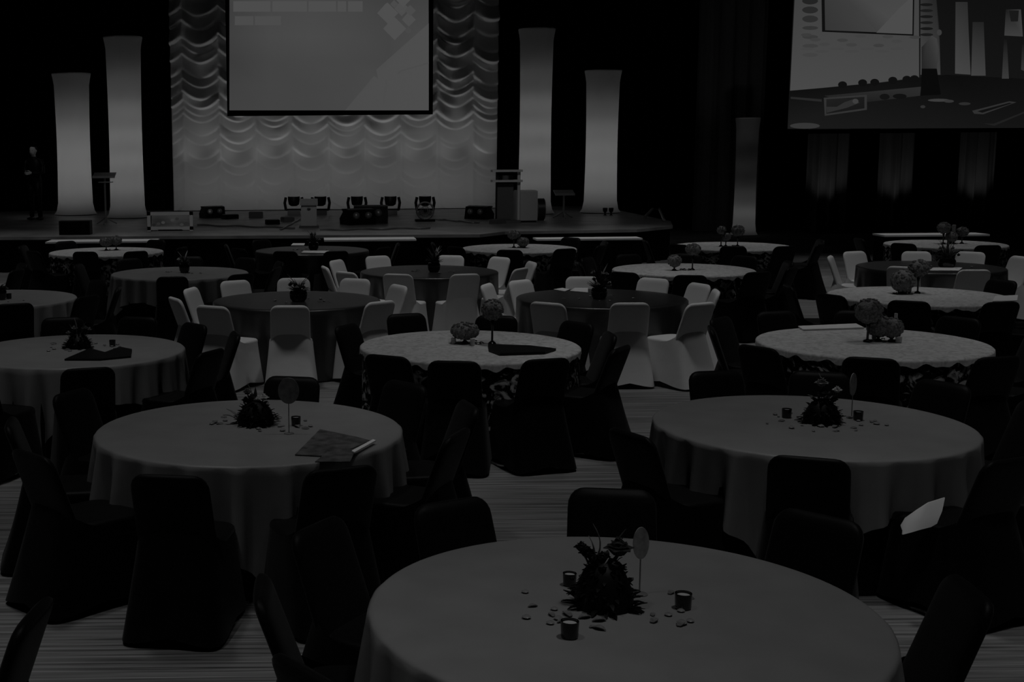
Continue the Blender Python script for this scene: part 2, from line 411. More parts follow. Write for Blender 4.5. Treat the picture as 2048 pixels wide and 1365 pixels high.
# presenter in the video
P += [([(1838, 95), (1850, 82), (1858, 72), (1868, 78), (1872, 100), (1868, 140), (1838, 142)], [34, 50, 60, 62, 58, 50, 34]), (ell(1873, 66, 5, 6), 56)]
P += [([(1838, 138), (1868, 138), (1876, 190), (1836, 192)], 9)]
P += [(ell(1872, 201, 22, 3), 58), (ell(1892, 203, 10, 3), 50), (ell(1840, 214, 5, 3), 46), (ell(1923, 208, 12, 3), 42)]
P += [([(1938, 222), (2012, 203), (2026, 205), (1960, 229), (1942, 228)], 46), ([(1948, 223), (2012, 206), (2018, 207), (1958, 226)], 16), ([(1960, 247), (1980, 248), (2046, 222), (2046, 225), (1982, 252)], 30)]
world_child(painted('picture', P, RY - .02, ls))

# fabric columns, lit from inside
def column(pxb, pyb, pxt, pyt, wpx, z0, label, power, grp=None, lamps=((.05, .10), (.18, .30), (.32, .34), (.46, .34), (.60, .26), (.76, .10))):
    base = atz(pxb, pyb, z0); Y = base.y; topz = at(pxt, pyt, Y).z; h = topz - z0; r = wpx/2*Y/F
    o = thing('fabric_column', label, 'column', (base.x, Y, z0 + .002), 0, grp)
    pr = [(r*1.18, .02), (r*1.04, .10), (r*.95, .3)]
    for i in range(1, 12):
        t = i/12; pr.append((r*(.95 - .05*sin(pi*t)), .3 + (h-.6)*t))
    pr += [(r*.95, h-.3), (r*1.0, h-.15), (r*1.06, h-.02)]
    MB().lathe(pr, 40, cap=False).build('fabric_sleeve', M['stretch'], o)
    MB().lathe([(r*1.12, 0), (r*1.12, .02)], 32).build('base_plate', M['black'], o)
    MB().lathe([(r*1.05, h-.02), (r*1.05, h)], 32).build('top_plate', M['white'], o)
    for k, (t, e) in enumerate(lamps):
        l = bpy.data.lights.new('column_lamp', 'POINT'); l.energy = power*e; l.shadow_soft_size = .1
        q = bpy.data.objects.new('column_lamp', l); COL.objects.link(q); q.location = (base.x, Y, z0 + h*t)
    return o
column(152, 430, 142, 147, 72, SH, 'shorter white fabric column at the far left of the stage', 34)
column(256, 436, 252, 74, 72, SH, 'tall white fabric column left of the swagged curtain', 35)
column(1068, 428, 1075, 58, 68, SH, 'tall white fabric column right of the swagged curtain', 29)
column(1200, 426, 1203, 141, 68, SH, 'shorter white fabric column at the right end of the stage', 28)
c5 = column(1487, 471, 1497, 236, 45, 0, 'small dim fabric column standing alone on the floor at right', 10, None, ((.06, .22), (.2, .32), (.36, .10), (.6, .04), (.85, .03)))

# ------------------------------------------------------------------ tables
R = .915; TZ = .76
def table_frame(x, y, desc):
    o = thing('banquet_table', 'round banquet table under the cloth, the ' + desc, 'table', (x, y, 0), 0, None)
    MB().lathe([(R-.02, TZ-.035), (R-.005, TZ-.03), (R-.005, TZ-.012), (R-.02, TZ-.008)], 48).build('tabletop', M['grey'], o)
    for sx in (-1, 1):
        for sy in (-1, 1):
            MB().tube([(sx*.38, sy*.42, TZ-.035), (sx*.42, sy*.48, 0)], .015).build('leg', M['dark_metal'], o)
    return o
def hanging(x, y, Lf, m, name, seed, folds=17, amp=.03, flare=.05, zt=TZ, r0=R, ripple=0, sharp=1.0, rows=14):
    rr = random.Random(seed); N = 240; ph = rr.uniform(0, 6); ph2 = rr.uniform(0, 6); rings = []
    for rad in (0.01, .3, .6, .8, r0-.02):
        rings.append([(rad*cos(2*pi*j/N), rad*sin(2*pi*j/N), zt) for j in range(N)])
    rings.append([((r0-.006)*cos(2*pi*j/N), (r0-.006)*sin(2*pi*j/N), zt-.003) for j in range(N)])
    for i in range(rows + 1):
        s = i/rows; ring = []
        for j in range(N):
            th = 2*pi*j/N; L = Lf(th) + ripple*(.6*sin(23*th+ph)+.4*sin(41*th+ph2))
            L = min(L, zt - .012); drop = .012 + (L-.012)*s
            f = sin(folds*th + ph + .8*sin(3*th+ph2)) + .45*sin(folds*1.9*th + ph2)
            ring.append((0,0,0)); rad = r0 + .004 + flare*drop + amp*min(1, drop*2.2)*f*sharp
            ring[-1] = (rad*cos(th), rad*sin(th), zt - drop)
        rings.append(ring)
    b = MB(); b.loft(rings, True, False)
    o = b.build(name, m, smooth='all'); o.location = (x, y, 0); return o

TABLES = {
 'A1': (1.12, 4.48, 'silver', 'front-row silver table'),
 'B1': (-.37, 7.58, 'silver', 'second-row left silver table'),
 'B2': (3.0, 7.58, 'silver', 'second-row right silver table'),
 'C1': (-1.97, 10.7, 'silver', 'third-row left-edge silver table'),
 'C2': (1.34, 10.72, 'floral', 'third-row middle floral table'),
 'C3': (4.71, 10.7, 'floral', 'third-row right floral table'),
 'D1': (-3.56, 14.5, 'silver', 'fourth-row left-edge silver table'),
 'D2': (-.14, 14.08, 'dark', 'fourth-row left dark table'),
 'D3': (3.19, 14.03, 'dark', 'fourth-row middle dark table'),
 'D4': (6.62, 13.96, 'floral', 'fourth-row right floral table'),
 'E0': (-5.15, 17.2, 'floral', 'fifth-row left-edge floral table'),
 'E1': (-1.74, 17.3, 'silver', 'fifth-row left silver table'),
 'E2': (1.6, 17.2, 'dark', 'fifth-row middle dark table'),
 'E3': (4.97, 17.1, 'floral', 'fifth-row right floral table'),
 'E4': (8.3, 17.2, 'dark', 'fifth-row far-right dark table'),
 'F1': (-3.29, 20.96, 'floral', 'back-row far-left floral table'),
 'F2': (.05, 20.9, 'dark', 'back-row left dark table'),
 'F3': (3.4, 20.89, 'floral', 'back-row middle floral table'),
 'F4': (6.86, 20.91, 'floral', 'back-row right floral table'),
 'F5': (10.34, 20.97, 'floral', 'back-row far-right floral table'),
}
for i, (k, (x, y, kind, desc)) in enumerate(TABLES.items()):
    table_frame(x, y, desc)
    if kind == 'silver':
        rot = {'B1': radians(-78), 'B2': radians(-118), 'C1': radians(-105)}.get(k, radians(-80 + 17*i))
        hs = 1.22
        def Lf(th, rot=rot, hs=hs):
            a = (th - rot + pi/4) % (pi/2) - pi/4           # 0 at a corner
            rc = hs / max(abs(cos(th-rot-pi/4)), abs(sin(th-rot-pi/4)))
            return max(.2, rc - R)
        u = hanging(x, y, lambda th: .745, M['black_cloth'], 'undercloth', 50+i, 14, .015, 0.0, TZ-.004, R-.03)
        tag(u, 'black floor-length undercloth on the ' + desc, 'tablecloth')
        o = hanging(x, y, Lf, M['silver'], 'tablecloth', 20+i, 23, .05, .035)
        tag(o, 'silver-grey satin tablecloth on the ' + desc, 'tablecloth')
    elif kind == 'dark':
        o = hanging(x, y, lambda th: .745, M['dark_satin'], 'tablecloth', 20+i, 16, .02, .0)
        tag(o, 'dark charcoal tablecloth on the ' + desc, 'tablecloth')
    else:
        u = hanging(x, y, lambda th: .745, M['floral_side'], 'undercloth', 50+i, 12, .02, .0, TZ-.004, R-.012)
        tag(u, 'black and white floral undercloth on the ' + desc, 'tablecloth')
        o = hanging(x, y, lambda th: .05, M['floral_top'], 'table_overlay', 20+i, 30, .006, .1, TZ+.004, R, .022, rows=4)
        tag(o, 'white textured overlay cloth on the ' + desc, 'tablecloth')

# ------------------------------------------------------------------ chairs
def sring(wx, yf, yr, z, n=40, e=3.6, zf=None):
    out = []
    for j in range(n):
        t = 2*pi*j/n; c, s_ = cos(t), sin(t)
        x = wx * abs(c) ** (2/e) * (1 if c >= 0 else -1)
        v = abs(s_) ** (2/e) * (1 if s_ >= 0 else -1)
        yy = (yf+yr)/2 + (yf-yr)/2 * v
        out.append((x, yy, z if zf is None else zf(x, yy, v)))
    return out
BACKTOP = .865
def chair_meshes(m):
    # origin: on the floor under the seat; front is +y
    b = MB(); rings = []; z0 = .40; rr = .075
    for i in range(22):
        z = z0 + (BACKTOP - z0) * (i/21 if i < 14 else (14/21 + (7/21)*sin((i-14)/7*pi/2)))
        wx = .205 - .008*(z-z0)/.46
        if z > BACKTOP - rr: wx = wx - rr + rr*sqrt(max(0, 1 - ((z-(BACKTOP-rr))/rr)**2))
        th = .032 if z < BACKTOP-.03 else .032*sqrt(max(.02, 1-((z-(BACKTOP-.03))/.03)**2))
        yc = -.19 - (z-.42)*.36
        rings.append(sring(max(wx, .03), yc+th, yc-th, z, 36, 3.2))
    b.loft(rings); back = b
    b = MB(); rings = []
    for (dz, k) in ((.400, .97), (.445, 1.0), (.462, .985), (.472, .94), (.476, .8), (.478, .4)):
        rings.append(sring(.218*k, .015+.215*k, .015-.215*k, dz, 36, 4.5))
    b.loft(rings); seat = b
    b = MB(); rings = []
    for i in range(13):
        s = i/12
        wx = .222 + .045*s**1.2; yf = .232 + .035*s; yr = -.272 - .165*s
        def zf(x, yy, v, s=s, wx=wx):
            top = .452 + .115*max(0, -v)**2 if v < 0 else .452
            cx = min(1, abs(x)/wx); cy = abs(v)
            hem = .012 + .05*(1 - (cx*cy)**.8)*(1 - max(cx, cy)*.0)
            return top + (hem - top)*s
        r_ = sring(wx, yf, yr, 0, 44, 4.0 + 2*s, zf)
        # cloth draws in between the legs
        rr_ = []
        for (x, yy, z) in r_:
            k = 1 - .05*sin(pi*s*.8)*(1 - min(1, abs(x)/wx)**3)
            rr_.append((x, yy if abs(yy) < .1 else yy*k, z))
        rings.append(rr_)
    b.loft(rings, False, False); skirt = b
    return back, seat, skirt
def make_chair(color):
    m = M[color + '_cover']; o = bpy.data.objects.new('banquet_chair', None); COL.objects.link(o); o.empty_display_size = .1
    bk, se, sk = chair_meshes(m)
    bk.build('backrest', m, o, smooth='all'); se.build('seat', m, o, smooth='all'); sk.build('chair_skirt', m, o, smooth='all')
    return o
CLOCK = {0: 'twelve', 1: 'one', 2: 'two', 3: 'three', 4: 'four', 5: 'five', 6: 'six', 7: 'seven', 8: 'eight', 9: 'nine', 10: 'ten', 11: 'eleven'}
W, B_ = 'white', 'black'
CH = {   # table: colour, [(angle seen from above, distance of the back's top from the table centre, turn)]
 'A1': (B_, [(113,1.23),(78,1.32),(144,1.35),(179,1.31),(-2,1.23),(38,1.35),(-148,1.36)]),
 'B1': (B_, [(79,1.21),(-103,1.52),(-69,1.46),(-138,1.48),(-27,1.33),(8,1.36),(43,1.38),(-172,1.4),(148,1.4)]),
 'B2': (B_, [(-152,1.40),(-111,1.34),(-70,1.40),(-32,1.38),(2,1.38),(34,1.4),(66,1.3),(99,1.27)]),
 'C1': (B_, [(-77,1.55),(41,1.24),(8,1.36),(-33,1.42),(-110,1.5),(75,1.36),(106,1.36),(140,1.36)]),
 'C2': (B_, [(-102,1.4),(-126,1.33),(149,1.2),(108,1.41),(70,1.21),(31,1.24),(-3,1.18),(-72,1.37),(-36,1.34)]),
 'C3': (B_, [(-147,1.47),(-113,1.5),(168,1.3),(-76,1.42),(-40,1.38),(-4,1.36),(34,1.36),(72,1.34),(106,1.34),(139,1.34)]),
 'D1': (B_, [(-68,1.46),(-32,1.4),(4,1.4),(40,1.38)]),
 'D2': (W, [(124,1.37),(93,1.37),(60,1.42),(22,1.26),(163,1.26),(-157,1.4),(-124,1.53),(-93,1.32),(-49,1.35)]),
 'D3': (W, [(155,1.31),(128,1.2),(88,1.29),(51,1.33),(-123,1.46),(-89,1.29),(18,1.27),(-13,1.21),(-64,1.52)]),
 'D4': (B_, [(-118,1.45),(-151,1.4),(-84,1.44),(-48,1.4),(170,1.36),(-12,1.36),(26,1.36)]),
 'E0': (B_, [(-12,1.36),(28,1.36),(-50,1.4)]),
 'E1': (B_, [(-88,1.54),(-56,1.58),(-20,1.4),(16,1.4),(52,1.38),(90,1.38),(128,1.4),(168,1.45)]),
 'E2': (W, [(-110,1.46),(-168,1.43),(152,1.4),(-137,1.55),(117,1.42),(70,1.32),(-78,1.47),(40,1.41),(-34,1.35),(4,1.41)]),
 'E3': (B_, [(-104,1.78),(-130,1.7),(-70,1.5),(-36,1.42),(0,1.4),(36,1.38),(72,1.36),(108,1.36),(144,1.38),(176,1.38)]),
 'E4': (W, [(111,1.39),(152,1.26),(72,1.25),(44,1.5),(-97,1.5),(-130,1.32),(10,1.38)]),
 'F1': (B_, [(-97,1.25),(-62,1.4),(-135,1.4),(-24,1.4),(176,1.4),(130,1.36),(60,1.36)]),
 'F2': (B_, [(-106,1.5),(-77,1.55),(-145,1.42),(-38,1.42),(0,1.4),(180,1.4),(130,1.36)]),
 'F3': (B_, [(-104,1.6),(-73,1.52),(-142,1.42),(-36,1.42),(0,1.4),(40,1.36),(180,1.4)]),
 'F4': (B_, [(-107,1.35),(-76,1.42),(-142,1.4),(-40,1.4),(-4,1.4),(176,1.4)]),
 'F5': (B_, [(-138,1.6),(-95,1.6),(-52,1.5),(178,1.4)]),
}
first = {}
rj = random.Random(5)
for k, (color, lst) in CH.items():
    tx, ty, kind, desc = TABLES[k]; used = set()
    for (a, d) in sorted(lst, key=lambda q: -abs(q[0])):
        hr = round(((90 - a) % 360) / 30) % 12
        for off in (0, 1, -1, 2, -2, 3):
            if (hr + off) % 12 not in used: hr = (hr + off) % 12; break
        used.add(hr)
        view = 'seen from behind' if -165 < a < -15 else ('facing the camera' if 15 < a < 165 else 'seen side-on')
        lb = '%s covered chair %s, %s-o\'clock seat of the %s' % (color, view, CLOCK[hr], desc)
        o = first.get(color)
        if o is None: o = first[color] = make_chair(color)
        elif 'label' in o: o = copy_tree(o)
        tag(o, lb, 'chair', '%s covered chairs around the %s' % (color, desc))
        dd = d - .35                                     # back's top lies .292 behind the seat's middle
        aa = radians(a)
        o.location = (tx + dd*cos(aa), ty + dd*sin(aa), 0)
        o.rotation_euler = (0, 0, aa + pi/2 + radians(rj.uniform(-4, 4)))
        o['label'] = lb
o = copy_tree(first['black']); tag(o, 'black covered chair at the lower left corner of the photo, seen side-on', 'chair')
if 'group' in o: del o['group']
o.location = (-1.3, 4.3, 0); o.rotation_euler = (0, 0, radians(84))

# ------------------------------------------------------------------ centrepieces
def blade(b, base, tip, width, bend, n=5):
    base, tip = Vector(base), Vector(tip); d = tip - base; up = Vector((0, 0, 1)); side = d.cross(up)
    side = side.normalized() if side.length > 1e-5 else Vector((1, 0, 0)); nrm = side.cross(d).normalized()
    L, Rr = [], []
    for i in range(n + 1):
        t = i/n; p = base + d*t + nrm*bend*sin(pi*t); wv = width*sin(pi*min(.97, .15 + t*.85))
        L.append(p - side*wv/2); Rr.append(p + side*wv/2)
    th = nrm*.0012
    rings = [[L[i]-th, Rr[i]-th, Rr[i]+th, L[i]+th] for i in range(n+1)]
    b.loft(rings)
def rose(b, c, r, rnd):
    c = Vector(c)
    for lay, (rad, cnt, tilt) in enumerate(((1.0, 6, .25), (.75, 5, .6), (.5, 4, 1.0), (.25, 3, 1.4))):
        for i in range(cnt):
            a = 2*pi*i/cnt + lay*.6; dx, dy = cos(a), sin(a)
            base = c + Vector((dx*r*rad*.25, dy*r*rad*.25, -r*.5)); tip = c + Vector((dx*r*rad, dy*r*rad, r*(-.2 + tilt*.6)))
            blade(b, base, tip, r*1.1, r*.25, 4)
    b.ball(c, r*.5, 8, 6)
def fuzzy_mound(b, r, h, rnd, n=150):
    b.lathe([(r*.85, 0), (r*.85, h*.3), (r*.6, h*.7), (r*.25, h*.95)], 20)
    for _ in range(n):
        a = rnd.uniform(0, 2*pi); t = rnd.random(); rad = r*(1-.6*t)
        p = (rad*cos(a)*.8, rad*sin(a)*.8, h*t*.9); q = (rad*cos(a)*1.25, rad*sin(a)*1.25, max(.004, h*t*.9 + rnd.uniform(-.02, .035)))
        blade(b, p, q, r*.16, .006, 3)
def votive(x, y, z, label, grp, s=1):
    v = thing('votive_candle', label, 'candle', (x, y, z), 0, grp)
    MB().lathe([(.026*s, 0), (.029*s, .004), (.031*s, .058*s), (.029*s, .058*s), (.027*s, .03*s)], 20).build('glass_holder', M['gloss_black'], v)
    gh = v.children[0]
    MB().lathe([(.024*s, .028*s), (.024*s, .05*s), (.004*s, .052*s)], 16).build('wax', M['wax'], gh)
    return v
def paddle(x, y, z, h, r, rz, label, sx=.62):
    v = thing('table_marker', label, 'table marker', (x, y, z), rz)
    b = MB(); rings = []
    for yy in (-.002, .002): rings.append([(r*sx*cos(2*pi*j/28), yy, h - r + r*sin(2*pi*j/28)) for j in range(28)])
    b.loft(rings).build('oval_card', M['paddle'], v)
    MB().tube([(0, 0, 0), (0, 0, h-2*r)], .003).build('stem', M['metal'], v)
    MB().lathe([(.03, 0), (.03, .004), (.006, .008)], 16).build('base', M['metal'], v)
def scatter(x, y, z, seed, n, desc, rad0=.16, rad1=.34):
    rnd = random.Random(seed); b = MB()
    b.lathe([(.008, 0), (.014, .005), (.007, .010)], 8)
    pro = b.build('table_gem', M['gem'])
    b = MB(); blade(b, (-.02, 0, .003), (.02, 0, .003), .022, .006); leafm = b.build('scattered_petal', M['mid_flower'])
    for i in range(n):
        base = pro if i % 2 == 0 else leafm
        o = base if i < 2 else base.copy()
        if i >= 2: COL.objects.link(o)
        a = rnd.uniform(0, 2*pi); q = rnd.uniform(rad0, rad1)
        o.location = (x + q*cos(a)*1.15, y + q*sin(a)*.8, z + .001); s = rnd.uniform(.7, 1.5); o.scale = (s, s, s); o.rotation_euler = (0, 0, rnd.uniform(0, 6))
        if i % 2 == 0: tag(o, 'clear glass gem scattered round the centrepiece of the ' + desc, 'decoration', 'gems on the ' + desc)
        else: tag(o, 'loose petal scattered round the centrepiece of the ' + desc, 'petal', 'petals on the ' + desc)

def feather_piece(x, y, z, seed, desc, r=.115, h=.16, roses=(), blades=()):
    rnd = random.Random(seed)
    v = thing('feather_centrepiece', 'black feathery centrepiece mound with flowers on the ' + desc, 'centrepiece', (x, y, z))
    b = MB(); fuzzy_mound(b, r, h, rnd); b.build('feather_mound', M['black'], v)
    for (dx, dy, dz, rr, mm) in roses:
        b = MB(); rose(b, (dx, dy, dz), rr, rnd)
        fl = b.build('flower', M[mm], v)
        MB().tube([(dx*.4, dy*.4, h*.6), (dx, dy, dz-rr*.3)], .004, 5).build('flower_stem', M['leaf'], fl)
    for (bx, by, bz, tx, ty, tz, wd, bd, mm) in blades:
        b = MB(); blade(b, (bx, by, bz), (tx, ty, tz), wd, bd, 6); b.build('leaf', M[mm], v)
    return v
# front table
x, y = atz(1207, 1212, TZ)[:2]
feather_piece(x, y, TZ, 1, 'front-row silver table', .125, .185,
    [(-.085, 0, .225, .03, 'black'), (-.06, .01, .20, .035, 'black'), (.048, -.01, .225, .056, 'dark_flower'), (-.01, -.01, .19, .03, 'black'), (.0, .03, .16, .02, 'pale_flower'), (.035, -.03, .17, .018, 'mid_flower')],
    [(-.03, 0, .17, -.045, 0, .31, .016, .02, 'mid_flower'), (-.04, 0, .17, -.06, 0, .265, .03, .01, 'mid_flower'), (.04, 0, .2, .075, 0, .29, .012, .01, 'leaf'), (-.015, -.05, .165, .0, -.06, .2, .02, 0, 'pale_flower')])
p = atz(1279, 1190, TZ); paddle(p.x, p.y, TZ, .262, .062, .1, 'oval marker card on a thin stem on the front-row silver table', .5)
for px_, py_, s_, lb in ((1139, 1172, .85, 'black votive candle behind left of the front table centrepiece'), (1366, 1218, 1, 'black votive candle right of the front table centrepiece'), (1139, 1276, 1.02, 'black votive candle in front left of the front table centrepiece')):
    p = atz(px_, py_, TZ); votive(p.x, p.y, TZ + .001, lb, 'votives on the front table', s_)
scatter(x, y, TZ, 3, 34, 'front-row silver table', .17, .32)
# second row left
x, y = atz(512, 848, TZ)[:2]
feather_piece(x, y, TZ, 2, 'second-row left silver table', .13, .15,
    [(-.05, 0, .20, .03, 'leaf'), (-.02, 0, .17, .03, 'dark_flower'), (.05, 0, .165, .034, 'pale_flower'), (.015, -.01, .16, .026, 'pale_flower'), (-.06, 0, .15, .03, 'black')],
    [(-.02, 0, .15, -.05, 0, .25, .02, .01, 'mid_flower'), (0, 0, .15, .0, 0, .23, .02, .01, 'leaf'), (-.12, 0, .03, -.2, -.02, .06, .03, .01, 'leaf'), (-.1, 0, .03, -.18, .02, .09, .03, .01, 'mid_flower')])
p = atz(578, 868, TZ); paddle(p.x, p.y, TZ, .335, .078, -.1, 'oval marker card on a thin stem on the second-row left silver table', .8)
p = atz(592, 852, TZ); votive(p.x, p.y, TZ + .001, 'dark votive candle right of the second-row left centrepiece', None, .95)
scatter(x, y, TZ, 4, 20, 'second-row left silver table')
# second row right
x, y = atz(1643, 845, TZ)[:2]
feather_piece(x, y, TZ, 7, 'second-row right silver table', .125, .15,
    [(-.01, 0, .245, .045, 'mid_flower'), (.0, -.02, .19, .04, 'dark_flower'), (.085, 0, .20, .032, 'pale_flower'), (.07, .01, .14, .03, 'dark_flower'), (.03, 0, .15, .02, 'pale_flower')],
    [(-.02, 0, .12, -.09, 0, .17, .025, .01, 'pale_flower'), (.02, 0, .12, .11, 0, .18, .025, .01, 'mid_flower'), (-.01, 0, .2, -.03, 0, .3, .02, .01, 'pale_flower')])
p = atz(1703, 835, TZ); paddle(p.x, p.y, TZ, .275, .07, .6, 'oval marker card on a thin stem on the second-row right silver table', .5)
for px_, py_, lb in ((1573, 836, 'dark votive candle left of the second-row right centrepiece'), (1716, 841, 'dark votive candle right of the second-row right centrepiece')):
    p = atz(px_, py_, TZ); votive(p.x, p.y, TZ + .001, lb, None, .95)
scatter(x, y, TZ, 5, 26, 'second-row right silver table')
# third row left
x, y = atz(157, 696, TZ)[:2]
feather_piece(x, y, TZ, 9, 'third-row left-edge silver table', .12, .13,
    [(-.03, 0, .17, .03, 'mid_flower'), (.06, 0, .17, .035, 'leaf'), (.1, 0, .16, .025, 'mid_flower'), (-.08, 0, .13, .025, 'mid_flower')],
    [(-.01, 0, .12, -.03, 0, .26, .04, .01, 'mid_flower'), (.03, 0, .12, .07, 0, .22, .04, .01, 'leaf'), (.06, 0, .1, .15, 0, .2, .03, .01, 'leaf'), (-.04, 0, .1, -.07, 0, .2, .03, .01, 'leaf')])
p = atz(225, 693, TZ); votive(p.x, p.y, TZ + .001, 'dark votive candle right of the third-row left centrepiece', None, .9)
scatter(x, y, TZ, 6, 16, 'third-row left-edge silver table', .18, .36)

def bouquet(px_, py_, desc, seed, w_, h_, flowers, spikes=8, fm='mid_flower'):
    rnd = random.Random(seed); p = atz(px_, py_, TZ)
    v = thing('flower_bouquet', 'bowl of flowers and foliage on the ' + desc, 'centrepiece', (p.x, p.y, TZ))
    MB().lathe([(w_*.22, 0), (w_*.3, .03), (w_*.33, .09), (w_*.28, .12)], 20).build('bowl', M['gloss_black'], v)
    b = MB()
    for _ in range(70):
        a = rnd.uniform(0, 6.28); e = rnd.uniform(.2, 1.45); L = rnd.uniform(.6, 1)
        t = (w_*.55*cos(a)*cos(e)*L, w_*.55*sin(a)*cos(e)*L, .1 + (h_-.12)*sin(e)*L*.8)
        blade(b, (0, 0, .09), t, .03, .01, 4)
    b.build('foliage', M['leaf'], v)
    for i in range(spikes):
        a = rnd.uniform(0, 6.28); b = MB(); blade(b, (0, 0, .1), (w_*.4*cos(a), w_*.4*sin(a), h_*rnd.uniform(.85, 1.1)), .022, .02, 5); b.build('leaf', M['leaf' if i % 2 else fm], v)
    for i in range(flowers):
        a = rnd.uniform(0, 6.28); e = rnd.uniform(.2, 1.2)
        b = MB(); rose(b, (w_*.42*cos(a)*cos(e), w_*.42*sin(a)*cos(e), .11 + (h_-.16)*sin(e)), .03, rnd)
        b.build('flower', M[(fm, 'dark_flower', 'mid_flower')[i % 3]], v)
    scatter(p.x, p.y, TZ, seed + 77, 8, desc, .18, .34)
bouquet(597, 603, 'fourth-row left dark table', 31, .30, .27, 7)
bouquet(1198, 598, 'fourth-row middle dark table', 32, .27, .38, 9, 10)
bouquet(868, 544, 'fifth-row middle dark table', 33, .26, .33, 3, 9, 'pale_flower')
bouquet(369, 546, 'fifth-row left silver table', 34, .22, .28, 4, 5, 'pale_flower')
bouquet(627, 500, 'back-row left dark table', 35, .26, .32, 4, 6)
bouquet(1893, 536, 'fifth-row far-right dark table', 36, .34, .36, 8, 8)
bouquet(2, 600, 'fourth-row left-edge silver table', 37, .2, .2, 3, 5)
p = atz(18, 598, TZ); votive(p.x, p.y, TZ+.001, 'dark votive candle on the fourth-row left-edge silver table', None, 1)

def flower_balls(desc, Y, base_px, balls, seed, extra=()):
    rnd = random.Random(seed); bp = atz(base_px[0], base_px[1], TZ + .005)
    for i, (cx_, cy_, rpx, sz, pos) in enumerate(balls):
        c = at(cx_, cy_, bp.y + .04*(i % 2)); r = rpx * c.y / F
        v = thing('flower_ball', 'round grey carnation ball, %s, on the %s' % (pos, desc), 'centrepiece', (c.x, c.y, TZ + .005))
        hh = c.z - TZ - .005
        b = MB(); b.ball((0, 0, hh), r*.93, 20, 14, sz, .03, rnd)
        for q in range(120):     # ruffled petals over the ball
            a = rnd.uniform(0, 6.28); zz = rnd.uniform(-1, 1); s_ = sqrt(1-zz*zz)
            n_ = Vector((cos(a)*s_, sin(a)*s_, zz*sz)); pz = Vector((0, 0, hh)) + n_*r*.92
            b.ball(pz, r*.15, 6, 4)
        b.build('flower_head', M['ball_flower'], v)
        zlow = hh - r*sz
        if zlow > .03:
            MB().lathe([(.035, 0), (.03, .01), (.01, .025), (.009, zlow*.7), (.02, zlow), (.012, zlow+.02)], 14).build('candlestick', M['gloss_black'], v)
        else:
            MB().lathe([(.04, 0), (.05, max(.01, zlow)+.01)], 14).build('stand', M['gloss_black'], v)
    b = MB()
    rr = random.Random(seed + 1)
    gv = None
    for i in range(8):
        a = rr.uniform(0, 6.28); q = rr.uniform(.04, .16)
        b = MB(); blade(b, (-.022, 0, .003), (.022, 0, .006), .03, .01)
        o = b.build('scattered_leaf', M['leaf']); o.location = (bp.x + q*cos(a), bp.y + q*sin(a)*.8, TZ + .006); o.rotation_euler = (0, 0, rr.uniform(0, 6))
        tag(o, 'dark leaf lying round the carnation balls of the ' + desc, 'leaf', 'leaves on the ' + desc)
    for (cx_, cy_, w_, h_, lb) in extra:
        p = atz(cx_, cy_, TZ+.005); q = MB().lathe([(w_*.8, 0), (w_, h_*.3), (w_, h_), (w_*.8, h_)], 16).build('glass_vase', M['pale_flower'])
        q.location = p; tag(q, lb, 'vase')
flower_balls('third-row middle floral table', 10.7, (948, 688), [(985, 620, 22, 1, 'on a tall black candlestick'), (930, 662, 28, .62, 'wide and low')], 41,
    [(945, 692, .02, .06, 'small pale glass cup between the carnation balls, third-row middle table'), (907, 688, .022, .05, 'small pale glass cup left of the low carnation ball, third-row middle table')])
flower_balls('third-row right floral table', 10.7, (1762, 684), [(1738, 622, 27, .95, 'tallest of three'), (1758, 652, 24, .95, 'lower left of three'), (1784, 656, 22, .95, 'lower right of three')], 42,
    [(1748, 680, .02, .07, 'small pale glass cup beneath the carnation balls, third-row right table'), (1797, 686, .026, .05, 'pale glass cup right of the carnation balls, third-row right table'), (1790, 668, .014, .18, 'tall pale glass tube behind the carnation balls, third-row right table')])
flower_balls('fourth-row right floral table', 13.96, (1815, 588), [(1806, 562, 23, 1, 'low and left of two'), (1838, 537, 20, .9, 'tall and right of two')], 43,
    [(1818, 585, .025, .07, 'small pale glass cup beneath the carnation balls, fourth-row right table')])
flower_balls('fifth-row right floral table', 17.1, (1368, 541), [(1349, 522, 14, .9, 'low and left of two'), (1386, 499, 15, .8, 'tall and right of two')], 44)
flower_balls('back-row right floral table', 20.9, (1462, 493), [(1443, 461, 9, 1, 'small, leftmost of three'), (1476, 462, 13, .9, 'largest of three'), (1452, 474, 10, .8, 'lowest of three')], 45)
flower_balls('back-row far-right floral table', 20.97, (1900, 488), [(1888, 456, 13, .9, 'upper left of three'), (1925, 464, 12, .85, 'right of three'), (1903, 474, 12, .9, 'lower middle of three')], 46,
    [(1906, 487, .03, .30, 'tall pale glass tube between the back-row far-right carnation balls')])
flower_balls('back-row middle floral table', 20.89, (1036, 496), [(1046, 484, 12, .8, 'low and right of two'), (1028, 470, 13, .7, 'upper left of two')], 47)
flower_balls('back-row far-left floral table', 20.96, (220, 501), [(212, 484, 13, .7, 'left of two'), (232, 481, 12, .8, 'right of two')], 48)

